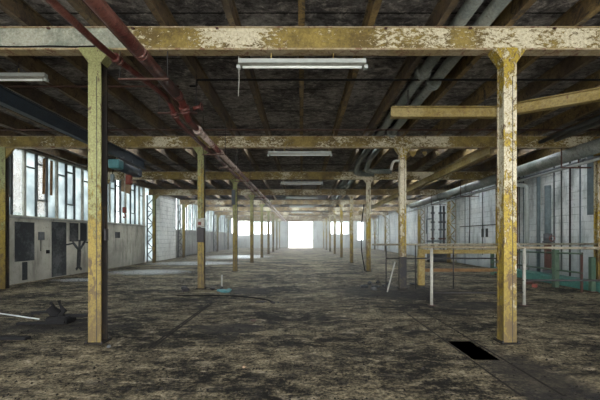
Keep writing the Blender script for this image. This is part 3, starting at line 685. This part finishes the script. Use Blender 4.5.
# ------------------------------------------------------------------ floor items
tag(MB().tube([at(395, 262, 9.68)+Vector((0,0,0)), (2.32, 9.2, .02)], .02, 8).build('leaning_bar', 'dirtywhite'), 'pale bar leaning against the second right column', 'bar')
tag(MB().tube([(-7.6, 7.35, .02), (-6.0, 6.66, .018), (-4.75, 6.15, .015)], .013, 8).build('white_rod', 'whitepaint'), 'long thin white rod lying on the floor at left', 'rod')
w = thing('broken_trestle', 'heap of dark broken timber with upright prongs beside the nearest left column', 'debris', (-4.13, 5.9, 0))
MB().tube([(-.12,.1,.04), (-.20,.1,.14), (-.28,.08,.24), (-.24,.08,.30), (-.30,.1,.34)], lambda t: .06+.045*math.sin(t*5.5), 7).build('prong', 'black', w)
MB().tube([(.03,0,.04), (-.03,-.02,.16), (.03,-.02,.22), (-.06,0,.32), (-.08,0,.40)], lambda t: .06-.045*t+.012*math.sin(t*14), 7).build('prong', 'black', w)
MB().bar((-.62,.1,.16), (-.2,.05,.20), .07, .04).build('plank', 'black', w); MB().bar((-.25,.1,.10), (.5,.05,.14), .10, .05).build('plank', 'black', w)
MB().bar((-.7,-.12,.03), (.1,-.1,.05), .07, .04).build('plank', 'black', w); MB().box(-.25, .12, -.12, .18, 0, .13, .03).build('block', 'black', w)
tag(MB().bar((-5.9, 5.0, .03), (-3.98, 4.95, .03), .10, .04).build('plank', 'black'), 'dark plank lying on the floor at the left frame edge', 'plank')
tag(MB().tube([(-3.15, 8.6, .015), (-2.4, 8.65, .015), (-1.6, 8.6, .015), (-.8, 8.05, .015), (-.65, 7.75, .015)], .018, 6, .3).build('floor_cable', 'black'), 'black cable lying across the floor in front of second left column', 'cable')
for i, (x, m) in enumerate(((-2.07, 'groove'), (-2.02, 'groove'))):
    tag(MB().box(x-.014, x+.014, 4.6, 7.8, 0, .008).build('floor_strip', m), f'thin rusty steel strip set in the floor left of centre, {["left", "right"][i]} of two', 'strip', 'floor strips left of centre')
for i, x in enumerate((2.07, 2.47)):
    tag(MB().box(x-.009, x+.009, 3.2, 8.1, 0, .006).build('floor_rail', 'groove'), f'dark steel rail in the floor on the {["left", "right"][i]} edge of the pit', 'rail', 'floor rails at the pit')
tag(MB().tube([at(222, 288, 9.9)*1, at(222, 275, 9.9)], .025, 8).build('pipe_stub', 'dirtywhite'), 'short pale pipe stub standing on floor by second left column', 'pipe')
bpy.data.objects['pipe_stub.001'].location.z = 0
rg = MB()
for i in range(7): rg.rock((-2.05+random.uniform(-.25,.25), 9.3+random.uniform(-.12,.12), .03), .10)
tag(rg.build('rag', 'tealbright'), 'crumpled teal rag on floor beside the second left column', 'rag')
labels = []
def chunk(x, y, r, mat, label, name='rubble_chunk', cat='rubble', group='rubble chunks'):
    tag(MB().rock((x, y, r*.35), r).build(name, mat), label, cat, group)
for i, (x, y, r) in enumerate([(-3.2, 9.4, .13), (-3.4, 9.8, .10), (-2.5, 9.55, .14), (-2.3, 9.75, .10)]):
    chunk(x, y, r, 'dark', 'dark rubble chunk around the foot of the second left column', group='rubble by second left column')
for i in range(9):
    chunk(random.uniform(-1.1, -.3), 7.75+random.uniform(-.12,.12), random.uniform(.03,.07), 'dark', 'small dark rubble chunk in line across the floor centre', group='rubble across the floor seam')
for i in range(14):
    chunk(2.1+random.uniform(-.3, 1.5), 9.9+random.uniform(-.7,1.4), random.uniform(.05,.13), 'darkpanel', 'dark rubble chunk left of the second right column foot', group='rubble by second right column')
chunk(-2.62, 4.62, .04, 'lead', 'grey stone at the foot of nearest left column', group=None)
chunk(-.86, 6.05, .05, 'rustred', 'small red-brown scrap on the floor left of centre', name='scrap', cat='scrap', group=None)
chunk(-.66, 3.9, .03, 'tan', 'small pale pebble low in the picture left of centre', name='pebble', cat='pebble', group=None)
# loose grit, uncountable
gr = MB()
for i in range(2600):
    y = 2.6+14*random.random()**1.6; x = random.uniform(-1, 1)*(y*.95+.5)
    if abs(x) > 8.9 or (x > 7.9 and y > 8.3) or (PX0-.05 < x < PX1+.05 and PY0-.05 < y < PY1+.05): continue
    r = random.uniform(.006, .02)*(1 if random.random() < .97 else 1.6)
    c = Vector((x, y, r*.3)); a = random.random()*6.28
    pts = [c+Vector((math.cos(a+k*2.1)*r*random.uniform(.7,1.6), math.sin(a+k*2.1)*r*random.uniform(.7,1.6), -r*.3)) for k in range(3)]
    top = gr.bm.verts.new(c+Vector((random.uniform(-r,r)*.4, random.uniform(-r,r)*.4, r*.6))); vs = [gr.bm.verts.new(p) for p in pts]
    for k in range(3): gr.bm.faces.new((vs[k], vs[(k+1)%3], top))
tag(gr.build('grit', 'groove'), 'loose grit and splinters scattered over the whole floor', 'grit', kind='stuff')

# ------------------------------------------------------------------ the roof falls slightly towards the far end
P = Matrix.Translation((0, D1, .03)) @ Matrix.Rotation(-.0135, 4, 'X') @ Matrix.Translation((0, -D1, 0))
FALL = ('cross_beam', 'roof_joist', 'fluorescent_light', 'pull_cord', 'ceiling_pipe', 'overhead_duct', 'service_pipe', 'duct_hanger', 'conduit', 'cable', 'crane_rail', 'lifting_beam', 'hoist', 'paint_flake', 'ceiling')
for o in list(C.objects):
    if o.parent: continue
    base = o.name.split('.')[0]
    if base in FALL or (base.startswith('window_') and o.data and min(v.co.z for v in o.data.vertices) > 4.5):
        o.matrix_basis = P @ Matrix.LocRotScale(o.location, o.rotation_euler, o.scale)
    elif base in ('steel_column', 'lattice_column'):
        o.scale.z = (BT+.03-.0135*(o.location.y-D1)-.0005)/BT
# ------------------------------------------------------------------ dusty air in the hall
g = G('dusty_air'); vsn = N(g.nt, 'ShaderNodeVolumeScatter'); vsn.inputs['Density'].default_value = .011; vsn.inputs['Anisotropy'].default_value = .45
vsn.inputs['Color'].default_value = (.97,.97,1,1)
g.link(vsn.outputs[0], g.out.inputs['Volume'])
hz = MB().box(-8.9, 8.9, 18, YE-.1, .03, CEIL-.02).build('dusty_air', g.m); tag(hz, 'pale dusty haze filling the far half of the hall', 'haze', kind='stuff')
# ------------------------------------------------------------------ light
w = bpy.data.worlds.new('overcast'); bpy.context.scene.world = w; w.use_nodes = True
nt = w.node_tree; bg = nt.nodes['Background']; bg.inputs[0].default_value = (1,.99,.965,1); bg.inputs[1].default_value = 2.5
# ------------------------------------------------------------------ camera
cd = bpy.data.cameras.new('camera'); co = bpy.data.objects.new('camera', cd); C.objects.link(co)
co.location = (0, 0, EYE); co.rotation_euler = (math.radians(90), 0, 0)
cd.sensor_width = 36; cd.lens = F/600*36; cd.shift_y = 37/600; cd.shift_x = -1.5/600; cd.clip_start = .05; cd.clip_end = 400
sc = bpy.context.scene; sc.camera = co
vs = sc.view_settings; vs.view_transform = 'Standard'; vs.look = 'None'; vs.gamma = 1; vs.use_curve_mapping = False; vs.exposure = 1.68
